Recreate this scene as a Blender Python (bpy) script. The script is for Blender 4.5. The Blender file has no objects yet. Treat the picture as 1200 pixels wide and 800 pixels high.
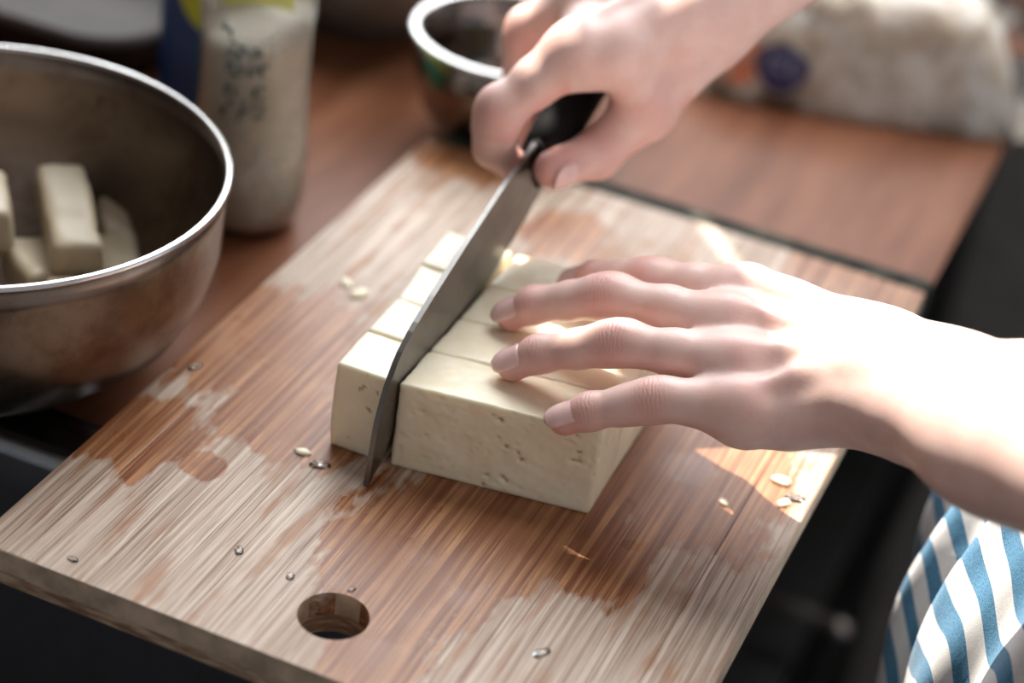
import bpy, bmesh, math, random
import numpy as np
from mathutils import Vector, Matrix, noise as mnoise

SC = bpy.context.scene
COL = SC.collection
random.seed(4)
RNG = np.random.default_rng(4)

# ------------------------------------------------------------------ camera
cam_d = bpy.data.cameras.new('camera')
cam = bpy.data.objects.new('camera', cam_d)
COL.objects.link(cam)
_r = [[0.913329, 0.387743, 0.124438], [0.304793, -0.448251, -0.840341], [-0.270057, 0.805436, -0.527582]]
CAM = Vector((0.31191, -0.44018, 0.42088))
_m = Matrix(((_r[0][0], -_r[1][0], -_r[2][0], CAM.x),
             (_r[0][1], -_r[1][1], -_r[2][1], CAM.y),
             (_r[0][2], -_r[1][2], -_r[2][2], CAM.z),
             (0, 0, 0, 1)))
# rows of _r are the camera axes in world space
_m = Matrix(((_r[0][0], -_r[1][0], -_r[2][0], CAM.x), (_r[0][1], -_r[1][1], -_r[2][1], CAM.y),
             (_r[0][2], -_r[1][2], -_r[2][2], CAM.z), (0, 0, 0, 1)))
cam.matrix_world = _m
cam_d.sensor_width = 36
cam_d.lens = 75
cam_d.clip_start = 0.02
cam_d.dof.use_dof = True
cam_d.dof.focus_distance = 0.688
cam_d.dof.aperture_fstop = 4.2
SC.camera = cam

# ------------------------------------------------------------------ light
world = bpy.data.worlds.new('room_light')
SC.world = world
world.use_nodes = True
_bg = world.node_tree.nodes['Background']
_bg.inputs[0].default_value = (0.95, 0.93, 0.95, 1)
_bg.inputs[1].default_value = 0.33

SUN_AZ = Vector((0.633, -0.774, 0)).normalized()      # the way the light travels over the counter
SUN_EL = math.radians(55)
sun_d = bpy.data.lights.new('sun', 'SUN')
sun_d.energy = 10.5
sun_d.angle = math.radians(0.15)
sun_d.color = (1.0, 0.93, 0.82)
sun = bpy.data.objects.new('sun', sun_d)
COL.objects.link(sun)
_dir = Vector((SUN_AZ.x * math.cos(SUN_EL), SUN_AZ.y * math.cos(SUN_EL), -math.sin(SUN_EL)))
sun.rotation_euler = _dir.to_track_quat('-Z', 'Y').to_euler()
sun.location = (-1.5, 2.0, 3.5)

win_d = bpy.data.lights.new('window_daylight', 'AREA')
win_d.shape = 'RECTANGLE'
win_d.size = 1.45
win_d.size_y = 1.5
win_d.energy = 50
win_d.color = (0.92, 0.96, 1.0)
win = bpy.data.objects.new('window_daylight', win_d)
COL.objects.link(win)
win.location = (-0.18, 0.98, 1.02)
win.rotation_euler = Vector((0.12, -1, -0.45)).to_track_quat('-Z', 'Y').to_euler()

SC.view_settings.view_transform = 'Standard'
SC.view_settings.look = 'None'
SC.view_settings.gamma = 1
SC.view_settings.use_curve_mapping = False
SC.view_settings.exposure = 0.25

# ------------------------------------------------------------------ helpers
def link(name, me, mat=None, parent=None, smooth=False):
    o = bpy.data.objects.new(name, me)
    COL.objects.link(o)
    if mat is not None and not me.materials:
        me.materials.append(mat)
    if smooth:
        me.polygons.foreach_set('use_smooth', [True] * len(me.polygons))
    if parent is not None:
        o.parent = parent
    return o

def tag(o, label=None, cat=None, group=None, kind=None):
    if label: o['label'] = label
    if cat: o['category'] = cat
    if group: o['group'] = group
    if kind: o['kind'] = kind
    return o

def empty(name, loc=(0, 0, 0)):
    o = bpy.data.objects.new(name, None)
    COL.objects.link(o)
    o.location = loc
    o.empty_display_size = 0.02
    return o

def keep(o, parent):
    """parent while staying where it is (parents are unrotated Empties)"""
    o.parent = parent
    o.matrix_parent_inverse = Matrix.Translation(-Vector(parent.location))
    return o

def pyd(name, v, f):
    me = bpy.data.meshes.new(name)
    me.from_pydata([tuple(map(float, p)) for p in v], [], f)
    me.update()
    return me

def bm_mesh(bm, name):
    bmesh.ops.recalc_face_normals(bm, faces=bm.faces)
    me = bpy.data.meshes.new(name)
    bm.to_mesh(me)
    bm.free()
    return me

def box_mesh(name, lo, hi, bevel=0.0, seg=2):
    bm = bmesh.new()
    bmesh.ops.create_cube(bm, size=1)
    for v in bm.verts:
        for i in range(3):
            v.co[i] = lo[i] if v.co[i] < 0 else hi[i]
    if bevel:
        bmesh.ops.bevel(bm, geom=bm.edges[:], offset=bevel, segments=seg, affect='EDGES', profile=0.5)
    return bm_mesh(bm, name)

def lathe_mesh(name, prof, n=72, centre=(0, 0, 0), close=True):
    """prof: list of (r, z); r=0 ends become poles"""
    v, f, rings = [], [], []
    for r, z in prof:
        if r < 1e-6:
            rings.append([len(v)])
            v.append((centre[0], centre[1], centre[2] + z))
        else:
            s = len(v)
            for k in range(n):
                a = 2 * math.pi * k / n
                v.append((centre[0] + r * math.cos(a), centre[1] + r * math.sin(a), centre[2] + z))
            rings.append(list(range(s, s + n)))
    for A, B in zip(rings, rings[1:]):
        if len(A) == 1 and len(B) == 1: continue
        for k in range(n):
            k2 = (k + 1) % n
            if len(A) == 1: f.append((A[0], B[k], B[k2]))
            elif len(B) == 1: f.append((A[k], B[0], A[k2]))
            else: f.append((A[k], B[k], B[k2], A[k2]))
    bm = bmesh.new()
    me = pyd(name, v, f)
    bm.from_mesh(me)
    bpy.data.meshes.remove(me)
    return bm_mesh(bm, name)

def tube_mesh(name, pts, r, n=12, rx=None):
    pts = [Vector(p) for p in pts]
    v, f = [], []
    up = Vector((0, 0, 1))
    for i, p in enumerate(pts):
        d = (pts[min(i + 1, len(pts) - 1)] - pts[max(i - 1, 0)]).normalized()
        a = d.cross(up)
        if a.length < 1e-3: a = d.cross(Vector((1, 0, 0)))
        a.normalize(); b = a.cross(d).normalized()
        rr = r[i] if isinstance(r, (list, tuple)) else r
        r2 = rx[i] if isinstance(rx, (list, tuple)) else (rx or rr)
        for k in range(n):
            t = 2 * math.pi * k / n
            v.append(p + a * (math.cos(t) * r2) + b * (math.sin(t) * rr))
    for i in range(len(pts) - 1):
        for k in range(n):
            k2 = (k + 1) % n
            f.append((i * n + k, i * n + k2, (i + 1) * n + k2, (i + 1) * n + k))
    f.append(tuple(range(n))[::-1]); f.append(tuple(range((len(pts) - 1) * n, len(pts) * n)))
    bm = bmesh.new(); me = pyd(name, v, f); bm.from_mesh(me); bpy.data.meshes.remove(me)
    return bm_mesh(bm, name)

# ---- node helpers
class NT:
    def __init__(self, name):
        self.m = bpy.data.materials.new(name)
        self.m.use_nodes = True
        self.t = self.m.node_tree
        self.bsdf = self.t.nodes['Principled BSDF']
        self.out = self.t.nodes['Material Output']
    def n(self, typ, **kw):
        nd = self.t.nodes.new(typ)
        for k, v in kw.items(): setattr(nd, k, v)
        return nd
    def put(self, sock, val):
        if isinstance(val, bpy.types.NodeSocket): self.t.links.new(val, sock)
        elif hasattr(sock.default_value, '__len__') and not hasattr(val, '__len__'): sock.default_value = [val] * len(sock.default_value)
        elif hasattr(val, '__len__') and len(val) == 3 and len(sock.default_value) == 4: sock.default_value = (*val, 1)
        else: sock.default_value = val
    def math(self, op, a, b=None, c=None, clamp=False):
        nd = self.n('ShaderNodeMath', operation=op, use_clamp=clamp)
        for i, x in enumerate((a, b, c)):
            if x is not None: self.put(nd.inputs[i], x)
        return nd.outputs[0]
    def vmath(self, op, a, b=None, out=0):
        nd = self.n('ShaderNodeVectorMath', operation=op)
        self.put(nd.inputs[0], a)
        if b is not None: self.put(nd.inputs[1], b)
        return nd.outputs[out]
    def coord(self, which='Object'):
        return self.n('ShaderNodeTexCoord').outputs[which]
    def mapping(self, vec, scale=(1, 1, 1), loc=(0, 0, 0), rot=(0, 0, 0)):
        nd = self.n('ShaderNodeMapping')
        self.put(nd.inputs['Vector'], vec)
        nd.inputs['Scale'].default_value = scale
        nd.inputs['Location'].default_value = loc
        nd.inputs['Rotation'].default_value = rot
        return nd.outputs[0]
    def noise(self, vec, scale, detail=3, rough=0.55, dist=0.0, col=False):
        nd = self.n('ShaderNodeTexNoise')
        self.put(nd.inputs['Vector'], vec)
        self.put(nd.inputs['Scale'], scale); self.put(nd.inputs['Detail'], detail)
        self.put(nd.inputs['Roughness'], rough); self.put(nd.inputs['Distortion'], dist)
        return nd.outputs['Color' if col else 'Fac']
    def voro(self, vec, scale, feature='F1', out='Distance'):
        nd = self.n('ShaderNodeTexVoronoi', feature=feature)
        self.put(nd.inputs['Vector'], vec); self.put(nd.inputs['Scale'], scale)
        return nd.outputs[out]
    def ramp(self, fac, lo, hi, a=0.0, b=1.0, smooth=True):
        nd = self.n('ShaderNodeMapRange', interpolation_type='SMOOTHSTEP' if smooth else 'LINEAR')
        self.put(nd.inputs['Value'], fac)
        for i, x in ((1, lo), (2, hi), (3, a), (4, b)): nd.inputs[i].default_value = x
        return nd.outputs[0]
    def mix(self, fac, a, b, mode='MIX'):
        nd = self.n('ShaderNodeMix', data_type='RGBA', blend_type=mode)
        self.put(nd.inputs['Factor'], fac); self.put(nd.inputs['A'], a) if False else None
        ia, ib = [s for s in nd.inputs if s.name == 'A' and s.type == 'RGBA'][0], [s for s in nd.inputs if s.name == 'B' and s.type == 'RGBA'][0]
        self.put(ia, a); self.put(ib, b)
        return [s for s in nd.outputs if s.type == 'RGBA'][0]
    def attr(self, name):
        return self.n('ShaderNodeAttribute', attribute_name=name)
    def bump(self, h, strength=0.3, dist=0.001, normal=None):
        nd = self.n('ShaderNodeBump')
        nd.inputs['Strength'].default_value = strength
        nd.inputs['Distance'].default_value = dist
        self.put(nd.inputs['Height'], h)
        if normal is not None: self.put(nd.inputs['Normal'], normal)
        return nd.outputs[0]
    def set(self, **kw):
        names = dict(color='Base Color', rough='Roughness', metal='Metallic', normal='Normal', spec='Specular IOR Level', sss='Subsurface Weight',
                     sssr='Subsurface Radius', ssss='Subsurface Scale', alpha='Alpha', trans='Transmission Weight', ior='IOR', coat='Coat Weight', coatr='Coat Roughness', sheen='Sheen Weight')
        for k, v in kw.items(): self.put(self.bsdf.inputs[names[k]], v)
        return self.m

def simple(name, col, rough=0.5, metal=0.0, var=0.12, vscale=40, bump=0.0, bscale=200, **kw):
    t = NT(name)
    p = t.coord()
    nz = t.noise(p, vscale, 4)
    c2 = tuple(max(0, x * (1 - var * 2)) for x in col)
    c = t.mix(t.ramp(nz, 0.3, 0.7), c2, col)
    t.set(color=c, rough=rough, metal=metal, **kw)
    if bump:
        t.set(normal=t.bump(t.noise(p, bscale, 3), bump, 0.001))
    return t.m

# ------------------------------------------------------------------ materials
def blobs(t, P, lst):
    """1 inside, 0 outside: the largest of 1-|(p-c)/r| over ellipses on the board"""
    res = None
    for cx, cy, rx, ry in lst:
        q = t.vmath('MULTIPLY', t.vmath('SUBTRACT', P, (cx, cy, 0)), (1 / rx, 1 / ry, 0))
        d = t.math('SUBTRACT', 1.0, t.vmath('LENGTH', q, out=1))
        res = d if res is None else t.math('MAXIMUM', res, d)
    return res

def mat_board():
    t = NT('bamboo_board')
    P = t.coord()
    tone = t.attr('tone').outputs['Fac']
    g = t.mapping(P, (1, 0.011, 1))
    fine = t.noise(g, 1350, 3, 0.65)
    mid = t.noise(g, 480, 3, 0.65)
    broad = t.noise(t.mapping(P, (1, 0.12, 1)), 60, 3)
    # water that soaked in, in patches with edges of their own
    wob = t.noise(t.mapping(P, (1, 0.28, 1)), 95, 5, 0.64)
    wob2 = t.noise(P, 22, 3)
    wet_raw = blobs(t, P, [(0.133, 0.098, 0.052, 0.042), (0.123, 0.060, 0.030, 0.045), (0.168, 0.104, 0.028, 0.034),
                           (0.178, 0.163, 0.045, 0.065), (0.014, 0.078, 0.026, 0.028), (0.022, 0.150, 0.040, 0.050),
                           (0.080, 0.288, 0.022, 0.028), (0.131, 0.016, 0.020, 0.022), (0.048, 0.112, 0.030, 0.030),
                           (0.040, 0.0723, 0.012, 0.010), (0.103, 0.0650, 0.014, 0.014), (0.205, 0.320, 0.040, 0.030),
                           (0.030, 0.325, 0.040, 0.020), (0.072, 0.110, 0.016, 0.020)])
    w = t.math('ADD', wet_raw, t.math('MULTIPLY_ADD', wob, 1.5, -0.80))
    w = t.math('ADD', w, t.math('MULTIPLY_ADD', wob2, 1.2, -0.60))
    wet = t.ramp(w, 0.06, 0.16)
    rim = t.math('MULTIPLY', t.ramp(w, -0.02, 0.08), t.ramp(w, 0.22, 0.08))
    deep = t.ramp(w, 0.25, 0.75)
    dry = t.mix(t.ramp(mid, 0.35, 0.68), (0.30, 0.20, 0.135), (0.60, 0.485, 0.39))
    dry = t.mix(t.ramp(broad, 0.35, 0.7, 0, 0.55), dry, (0.585, 0.475, 0.39))
    tint = t.math('MULTIPLY', t.ramp(t.noise(t.mapping(P, (1, 0.10, 1)), 150, 3, 0.6), 0.48, 0.62), t.ramp(t.noise(P, 26, 3), 0.38, 0.60))
    dry = t.mix(t.math('MULTIPLY', tint, 0.8), dry, (0.33, 0.155, 0.075))
    dry = t.mix(t.ramp(fine, 0.49, 0.36, 0, 0.85), dry, (0.16, 0.085, 0.052))
    wetc = t.mix(t.ramp(mid, 0.32, 0.70), (0.155, 0.042, 0.014), (0.51, 0.255, 0.120))
    wetc = t.mix(t.ramp(fine, 0.49, 0.36, 0, 0.8), wetc, (0.10, 0.030, 0.013))
    wetc = t.mix(t.ramp(fine, 0.58, 0.70, 0, 0.5), wetc, (0.60, 0.37, 0.21))
    wetc = t.mix(t.math('MULTIPLY', deep, 0.45), wetc, (0.21, 0.075, 0.03))
    c = t.mix(wet, dry, wetc)
    c = t.mix(t.math('MULTIPLY', rim, 0.30), c, (0.24, 0.085, 0.035))
    # darker knots / mould specks
    sp = t.ramp(t.noise(P, 190, 4, 0.7), 0.66, 0.78)
    spm = t.ramp(t.noise(P, 17, 2), 0.52, 0.66)
    c = t.mix(t.math('MULTIPLY', t.math('MULTIPLY', sp, spm), 0.65), c, (0.14, 0.07, 0.05))
    c = t.mix(t.math('MULTIPLY', t.math('SUBTRACT', tone, 0.5), 0.5, clamp=True), c, (0.22, 0.11, 0.06))
    h = t.math('ADD', t.math('MULTIPLY', fine, 0.7), t.math('MULTIPLY', mid, 0.5))
    rough = t.math('MULTIPLY_ADD', wet, -0.16, 0.50)
    film = t.ramp(t.noise(P, 40, 3), 0.55, 0.62)
    rough = t.math('MULTIPLY_ADD', film, -0.08, rough)
    t.set(color=c, rough=rough, spec=0.24, normal=t.bump(h, 0.35, 0.0006))
    return t.m

def mat_board_edge():
    t = NT('dark_board_edge')  # nearly black strip with paler flecks along the far end
    P = t.coord()
    nz = t.noise(P, 60, 4, 0.65)
    c = t.mix(t.ramp(nz, 0.35, 0.68), (0.014, 0.016, 0.015), (0.06, 0.058, 0.045))
    c = t.mix(t.ramp(t.noise(P, 130, 3), 0.66, 0.74), c, (0.16, 0.14, 0.10))
    t.set(color=c, rough=0.85, spec=0.08)
    return t.m

def mat_board_side():
    t = NT('board_underlayer')
    P = t.coord()
    nz = t.noise(t.mapping(P, (1, 1, 6)), 70, 4, 0.6)
    c = t.mix(t.ramp(nz, 0.35, 0.68), (0.22, 0.12, 0.07), (0.58, 0.42, 0.29))
    t.set(color=c, rough=0.5, normal=t.bump(nz, 0.2, 0.001))
    return t.m

def mat_counter():
    t = NT('red_brown_laminate')
    P = t.coord()
    g = t.noise(t.mapping(P, (1, 0.12, 1)), 70, 4, 0.6)
    c = t.mix(t.ramp(g, 0.3, 0.72), (0.120, 0.040, 0.017), (0.195, 0.076, 0.038))
    t.set(color=c, rough=0.40, spec=0.14, normal=t.bump(g, 0.1, 0.0005))
    return t.m

def mat_steel(name, col, rough, stain=0.5, stain_col=(0.16, 0.08, 0.045)):
    t = NT(name)
    P = t.coord()
    n1 = t.noise(P, 45, 5, 0.65)
    br = t.noise(t.mapping(P, (0.15, 0.15, 6)), 120, 2)
    sp = t.ramp(t.noise(t.mapping(P, (1, 1, 0.6)), 150, 3, 0.6), 0.66, 0.76)
    c = t.mix(t.math('MULTIPLY', t.ramp(n1, 0.42, 0.72), stain), col, stain_col)
    c = t.mix(t.math('MULTIPLY', sp, stain), c, (0.05, 0.03, 0.025))
    t.set(color=c, metal=1.0, rough=t.math('ADD', rough, t.math('MULTIPLY', n1, 0.18)), normal=t.bump(br, 0.04, 0.001))
    return t.m

def mat_tofu(name='tofu', k=(1.0, 1.0, 1.0)):
    t = NT(name)
    P = t.coord()
    pit = t.attr('pit').outputs['Fac']
    n1 = t.noise(P, 55, 4, 0.6)
    n2 = t.noise(P, 420, 3, 0.6)
    c = t.mix(t.ramp(n1, 0.3, 0.7), tuple(a * b for a, b in zip((0.84, 0.72, 0.51), k)), tuple(a * b for a, b in zip((0.90, 0.82, 0.63), k)))
    c = t.mix(t.ramp(pit, 0.35, 1.0, 0, 0.85), c, (0.42, 0.26, 0.10))
    t.set(color=c, rough=t.math('MULTIPLY_ADD', n1, 0.3, 0.22), spec=0.4, sss=0.35, sssr=(1.0, 0.8, 0.5), ssss=0.004,
          normal=t.bump(t.math('ADD', t.math('MULTIPLY', n1, 0.4), t.math('MULTIPLY', n2, 0.5)), 0.12, 0.0010))
    return t.m

def mat_skin():
    t = NT('skin')
    P = t.coord()
    red = t.attr('red').outputs['Fac']
    wm = t.attr('wrinkle_mask').outputs['Fac']
    wd = t.attr('wrinkle_at').outputs['Fac']
    n1 = t.noise(P, 90, 4, 0.6)
    c = t.mix(t.ramp(n1, 0.3, 0.7), (0.74, 0.495, 0.430), (0.80, 0.575, 0.510))
    c = t.mix(t.math('MULTIPLY', red, t.ramp(n1, 0.15, 0.8, 0.75, 1.0)), c, (0.72, 0.30, 0.26))
    ph = t.math('ADD', t.math('MULTIPLY', wd, 2300.0), t.math('MULTIPLY', t.noise(P, 300, 2), 6.0))
    wv = t.math('MULTIPLY', t.math('POWER', t.math('ABSOLUTE', t.math('SINE', ph)), 3.0), wm)
    micro = t.voro(P, 900)
    fine = t.noise(P, 1500, 2)
    h = t.math('ADD', t.math('MULTIPLY', wv, -0.45), t.math('ADD', t.math('MULTIPLY', micro, 0.12), t.math('MULTIPLY', fine, 0.06)))
    c = t.mix(t.math('MULTIPLY', wv, 0.18), c, (0.42, 0.19, 0.15))
    t.set(color=c, rough=0.42, spec=0.42, sss=0.30, sssr=(1.0, 0.35, 0.2), ssss=0.004, normal=t.bump(h, 0.30, 0.0006))
    return t.m

def mat_shirt():
    t = NT('striped_cotton')
    P = t.coord()
    s = t.vmath('DOT_PRODUCT', P, (0.85, 0.35, 0.27), out=1)
    wob = t.math('MULTIPLY', t.math('SUBTRACT', t.noise(P, 9, 2), 0.5), 0.018)
    s = t.math('ADD', s, wob)
    fr = t.math('FRACT', t.math('MULTIPLY', s, 1 / 0.0094))
    edge = t.math('ABSOLUTE', t.math('SUBTRACT', fr, 0.5))
    blue = t.ramp(edge, 0.235, 0.215)
    weave = t.noise(P, 2200, 2)
    b = t.mix(t.ramp(weave, 0.35, 0.65), (0.035, 0.135, 0.27), (0.10, 0.30, 0.46))
    w = t.mix(t.ramp(weave, 0.35, 0.65), (0.66, 0.66, 0.66), (0.80, 0.80, 0.79))
    t.set(color=t.mix(blue, w, b), rough=0.85, sheen=0.15, normal=t.bump(weave, 0.15, 0.0006))
    return t.m

M = {}
M['board'] = mat_board(); M['board_edge'] = mat_board_edge(); M['board_end'] = simple('board_end_grain', (0.62, 0.47, 0.34), 0.5, var=0.22, vscale=90, bump=0.2); M['board_side'] = mat_board_side()
M['counter'] = mat_counter()
M['bowl'] = mat_steel('stained_steel_bowl', (0.235, 0.185, 0.15), 0.24, 0.6, (0.10, 0.05, 0.03))
M['sink'] = mat_steel('brushed_sink_steel', (0.40, 0.43, 0.46), 0.14, 0.2, (0.10, 0.09, 0.09))
M['pot'] = mat_steel('polished_steel', (0.60, 0.58, 0.56), 0.14, 0.15)
M['pot_dark'] = mat_steel('dark_polished_steel', (0.26, 0.22, 0.20), 0.10, 0.25)
M['blade'] = mat_steel('blade_steel', (0.17, 0.16, 0.15), 0.27, 0.35, (0.09, 0.075, 0.06))
M['handle'] = simple('black_handle', (0.006, 0.0055, 0.0055), 0.75, spec=0.12, bump=0.1)
M['tofu'] = mat_tofu(); M['shaded'] = mat_tofu('shaded_tofu', (0.62, 0.58, 0.54)); M['skin'] = mat_skin(); M['shirt'] = mat_shirt()  # bowl chunks get a tofu copy with the bowl's shade put into its colour
M['nail'] = simple('fingernail', (0.86, 0.56, 0.52), 0.14, var=0.04, vscale=200, coat=0.5, coatr=0.1)
M['dark'] = simple('dark_cabinet', (0.030, 0.028, 0.025), 0.55, bump=0.1)
M['dark_metal'] = simple('black_metal', (0.018, 0.018, 0.020), 0.35, metal=0.6)
M['floor'] = simple('dark_floor_tile', (0.05, 0.048, 0.042), 0.5, bump=0.05)
M['wall'] = simple('grey_plaster', (0.26, 0.235, 0.21), 0.85, bump=0.15)
M['frame'] = simple('white_window_frame', (0.62, 0.60, 0.57), 0.45)
M['rubber'] = simple('black_rubber', (0.01, 0.01, 0.011), 0.55)
M['navy_trouser'] = simple('dark_trouser_cloth', (0.03, 0.035, 0.05), 0.9, bump=0.2, bscale=900)
M['hair'] = simple('black_hair', (0.012, 0.010, 0.009), 0.4, bump=0.4, bscale=300)

# ------------------------------------------------------------------ the setting
CT = -0.017            # counter top
FL = -0.917            # floor
tag(link('floor', box_mesh('floor', (-2.2, -1.8, FL - 0.04), (2.2, 0.85, FL)), M['floor']), kind='structure')
# back wall with the window the daylight comes through
WY = 0.85
bm = bmesh.new()
def slab(bm, lo, hi):
    r = bmesh.ops.create_cube(bm, size=1)
    for v in r['verts']:
        for i in range(3): v.co[i] = lo[i] if v.co[i] < 0 else hi[i]
wx0, wx1, wz0, wz1 = -0.85, 0.70, 0.20, 1.95
slab(bm, (-2.2, WY, FL), (2.2, WY + 0.08, wz0)); slab(bm, (-2.2, WY, wz1), (2.2, WY + 0.08, 2.25))
slab(bm, (-2.2, WY, wz0), (wx0, WY + 0.08, wz1)); slab(bm, (wx1, WY, wz0), (2.2, WY + 0.08, wz1))
tag(link('wall_back', bm_mesh(bm, 'wall_back'), M['wall']), kind='structure')
wroot = tag(empty('window_1', (0, WY + 0.04, wz0)), kind='structure')
for nm, lo, hi in (('window_sill', (wx0, WY - 0.03, wz0 - 0.02), (wx1, WY + 0.08, wz0 + 0.012)),
                   ('window_head', (wx0, WY + 0.015, wz1 - 0.035), (wx1, WY + 0.06, wz1)),
                   ('window_jamb', (wx0, WY + 0.015, wz0 + 0.012), (wx0 + 0.035, WY + 0.06, wz1 - 0.035)),
                   ('window_jamb', (wx1 - 0.035, WY + 0.015, wz0 + 0.012), (wx1, WY + 0.06, wz1 - 0.035))):
    keep(link(nm, box_mesh(nm, lo, hi, 0.003), M['frame']), wroot)
# unseen panels added outside the window, slotted to shape the sun patches
NX, NY, OY = 0.774, 0.633, 1.25
def x_at(c): return (c - NY * OY) / NX
TE = math.tan(SUN_EL)
def z_for(y): return (OY - y) / NX * TE          # height at which sun that lands at y clears the added sun panels
LOW, SLOT, ztop = z_for(0.215), z_for(0.130), 3.6
R0, R1 = z_for(0.1015), z_for(0.0945)
for nm, a, b, z_a, z_b in (('sun_mask_left', -2.6, x_at(0.1865), FL, ztop), ('sun_mask_side', x_at(0.1865), x_at(0.1955), FL, R0), ('sun_mask_1', x_at(0.1865), x_at(0.2085), R1, ztop),
                           ('sun_mask_front', x_at(0.1955), x_at(0.214), FL, LOW), ('sun_mask_2', x_at(0.1955), x_at(0.2085), SLOT, R0), ('sun_mask_3', x_at(0.2085), x_at(0.214), SLOT, ztop),
                           ('sun_mask_pier', x_at(0.214), x_at(0.2465), FL, ztop), ('sun_mask_middle', x_at(0.2465), x_at(0.308), FL, LOW),
                           ('sun_mask_4', x_at(0.308), x_at(0.315), FL, z_for(0.345)), ('sun_mask_far', x_at(0.315), x_at(0.372), FL, LOW), ('sun_mask_right', x_at(0.372), 1.6, FL, ztop)):
    tag(link(nm, box_mesh(nm, (a, OY, z_a), (b, OY + 0.0015, z_b)), M['wall']), kind='structure')
tag(link('shade_slab', box_mesh('shade_slab', (-0.96, -0.30, 0.47), (-0.19, 0.42, 0.55)), M['wall']), kind='structure')  # unseen slab added over the left counter to darken the bowl side
tag(link('shade_wall_left', box_mesh('shade_wall_left', (-0.99, -1.8, FL), (-0.96, WY, 2.25)), M['wall']), kind='structure')  # unseen side wall, added to keep the left side dark

# counter: red-brown top with the sink let into it
CX1 = 0.2205
SX0, SX1, SY0, SY1 = -0.40, 0.185, -0.33, 0.0665      # basin opening
fx0, fx1, fy0, fy1 = SX0 - 0.026, SX1 + 0.018, SY0 - 0.026, SY1 + 0.026
bm = bmesh.new()
slab(bm, (-0.95, fy1 - 0.004, CT - 0.014), (CX1, 0.845, CT))
slab(bm, (-0.95, -0.70, CT - 0.014), (CX1, fy0 + 0.004, CT))
slab(bm, (-0.95, fy0 + 0.004, CT - 0.014), (fx0 + 0.004, fy1 - 0.004, CT))
slab(bm, (fx1 - 0.004, fy0 + 0.004, CT - 0.014), (CX1, fy1 - 0.004, CT))
bmesh.ops.remove_doubles(bm, verts=bm.verts, dist=1e-6)
counter = link('countertop', bm_mesh(bm, 'countertop'), M['counter'])
bv = counter.modifiers.new('bevel', 'BEVEL'); bv.width = 0.003; bv.segments = 3; bv.limit_method = 'ANGLE'
tag(counter, 'red-brown wood laminate worktop with sink cut-out', 'countertop')

# sink
sink = tag(empty('sink', (-0.1, -0.13, CT)), 'stainless steel sink let into the worktop under the board', 'sink')
def rrect(x0, x1, y0, y1, r, z, n=8):
    o = []
    for cx, cy, a0 in ((x1 - r, y1 - r, 0), (x0 + r, y1 - r, 90), (x0 + r, y0 + r, 180), (x1 - r, y0 + r, 270)):
        for k in range(n + 1):
            a = math.radians(a0 + 90 * k / n)
            o.append((cx + r * math.cos(a), cy + r * math.sin(a), z))
    return o
def loft(name, loops, cap_end=True):
    v, f = [], []
    n = len(loops[0])
    for L in loops: v += L
    for i in range(len(loops) - 1):
        for k in range(n):
            k2 = (k + 1) % n
            f.append((i * n + k, i * n + k2, (i + 1) * n + k2, (i + 1) * n + k))
    if cap_end: f.append(tuple(range((len(loops) - 1) * n, len(loops) * n)))
    return pyd(name, v, f)
z1 = CT + 0.0018
fl = [rrect(fx0, fx1, fy0, fy1, 0.02, CT + 0.0003), rrect(fx0 + 0.001, fx1 - 0.001, fy0 + 0.001, fy1 - 0.001, 0.02, z1),
      rrect(fx0 + 0.010, fx1 - 0.010, fy0 + 0.010, fy1 - 0.010, 0.02, z1 - 0.0004),
      rrect(SX0 - 0.012, SX1 + 0.006, SY0 - 0.012, SY1 + 0.012, 0.025, z1 - 0.0012)]
for k in range(9):
    a_ = math.radians(10 * k + 8); e_ = 0.007 - 0.007 * math.sin(a_)
    fl.append(rrect(SX0 - e_, SX1 + min(e_, 0.005), SY0 - e_, SY1 + e_, 0.03, z1 - 0.0065 + 0.007 * math.cos(a_)))
keep(link('flange', loft('flange', fl, False), M['sink'], smooth=True), sink)
bs = [rrect(SX0, SX1, SY0, SY1, 0.03, z1 - 0.0060), rrect(SX0 + 0.003, SX1 - 0.003, SY0 + 0.003, SY1 - 0.003, 0.03, z1 - 0.018),
      rrect(SX0 + 0.012, SX1 - 0.012, SY0 + 0.012, SY1 - 0.012, 0.035, CT - 0.15), rrect(SX0 + 0.03, SX1 - 0.03, SY0 + 0.03, SY1 - 0.03, 0.03, CT - 0.18)]
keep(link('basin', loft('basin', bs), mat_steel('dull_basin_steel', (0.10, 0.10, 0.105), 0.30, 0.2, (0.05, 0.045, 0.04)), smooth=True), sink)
dr = lathe_mesh('drain', [(0, 0.002), (0.018, 0.002), (0.022, 0.004), (0.028, 0.003), (0.030, 0.0005)], 32, (-0.10, -0.13, CT - 0.1805))
keep(link('drain', dr, M['dark_metal'], smooth=True), sink)

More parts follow.
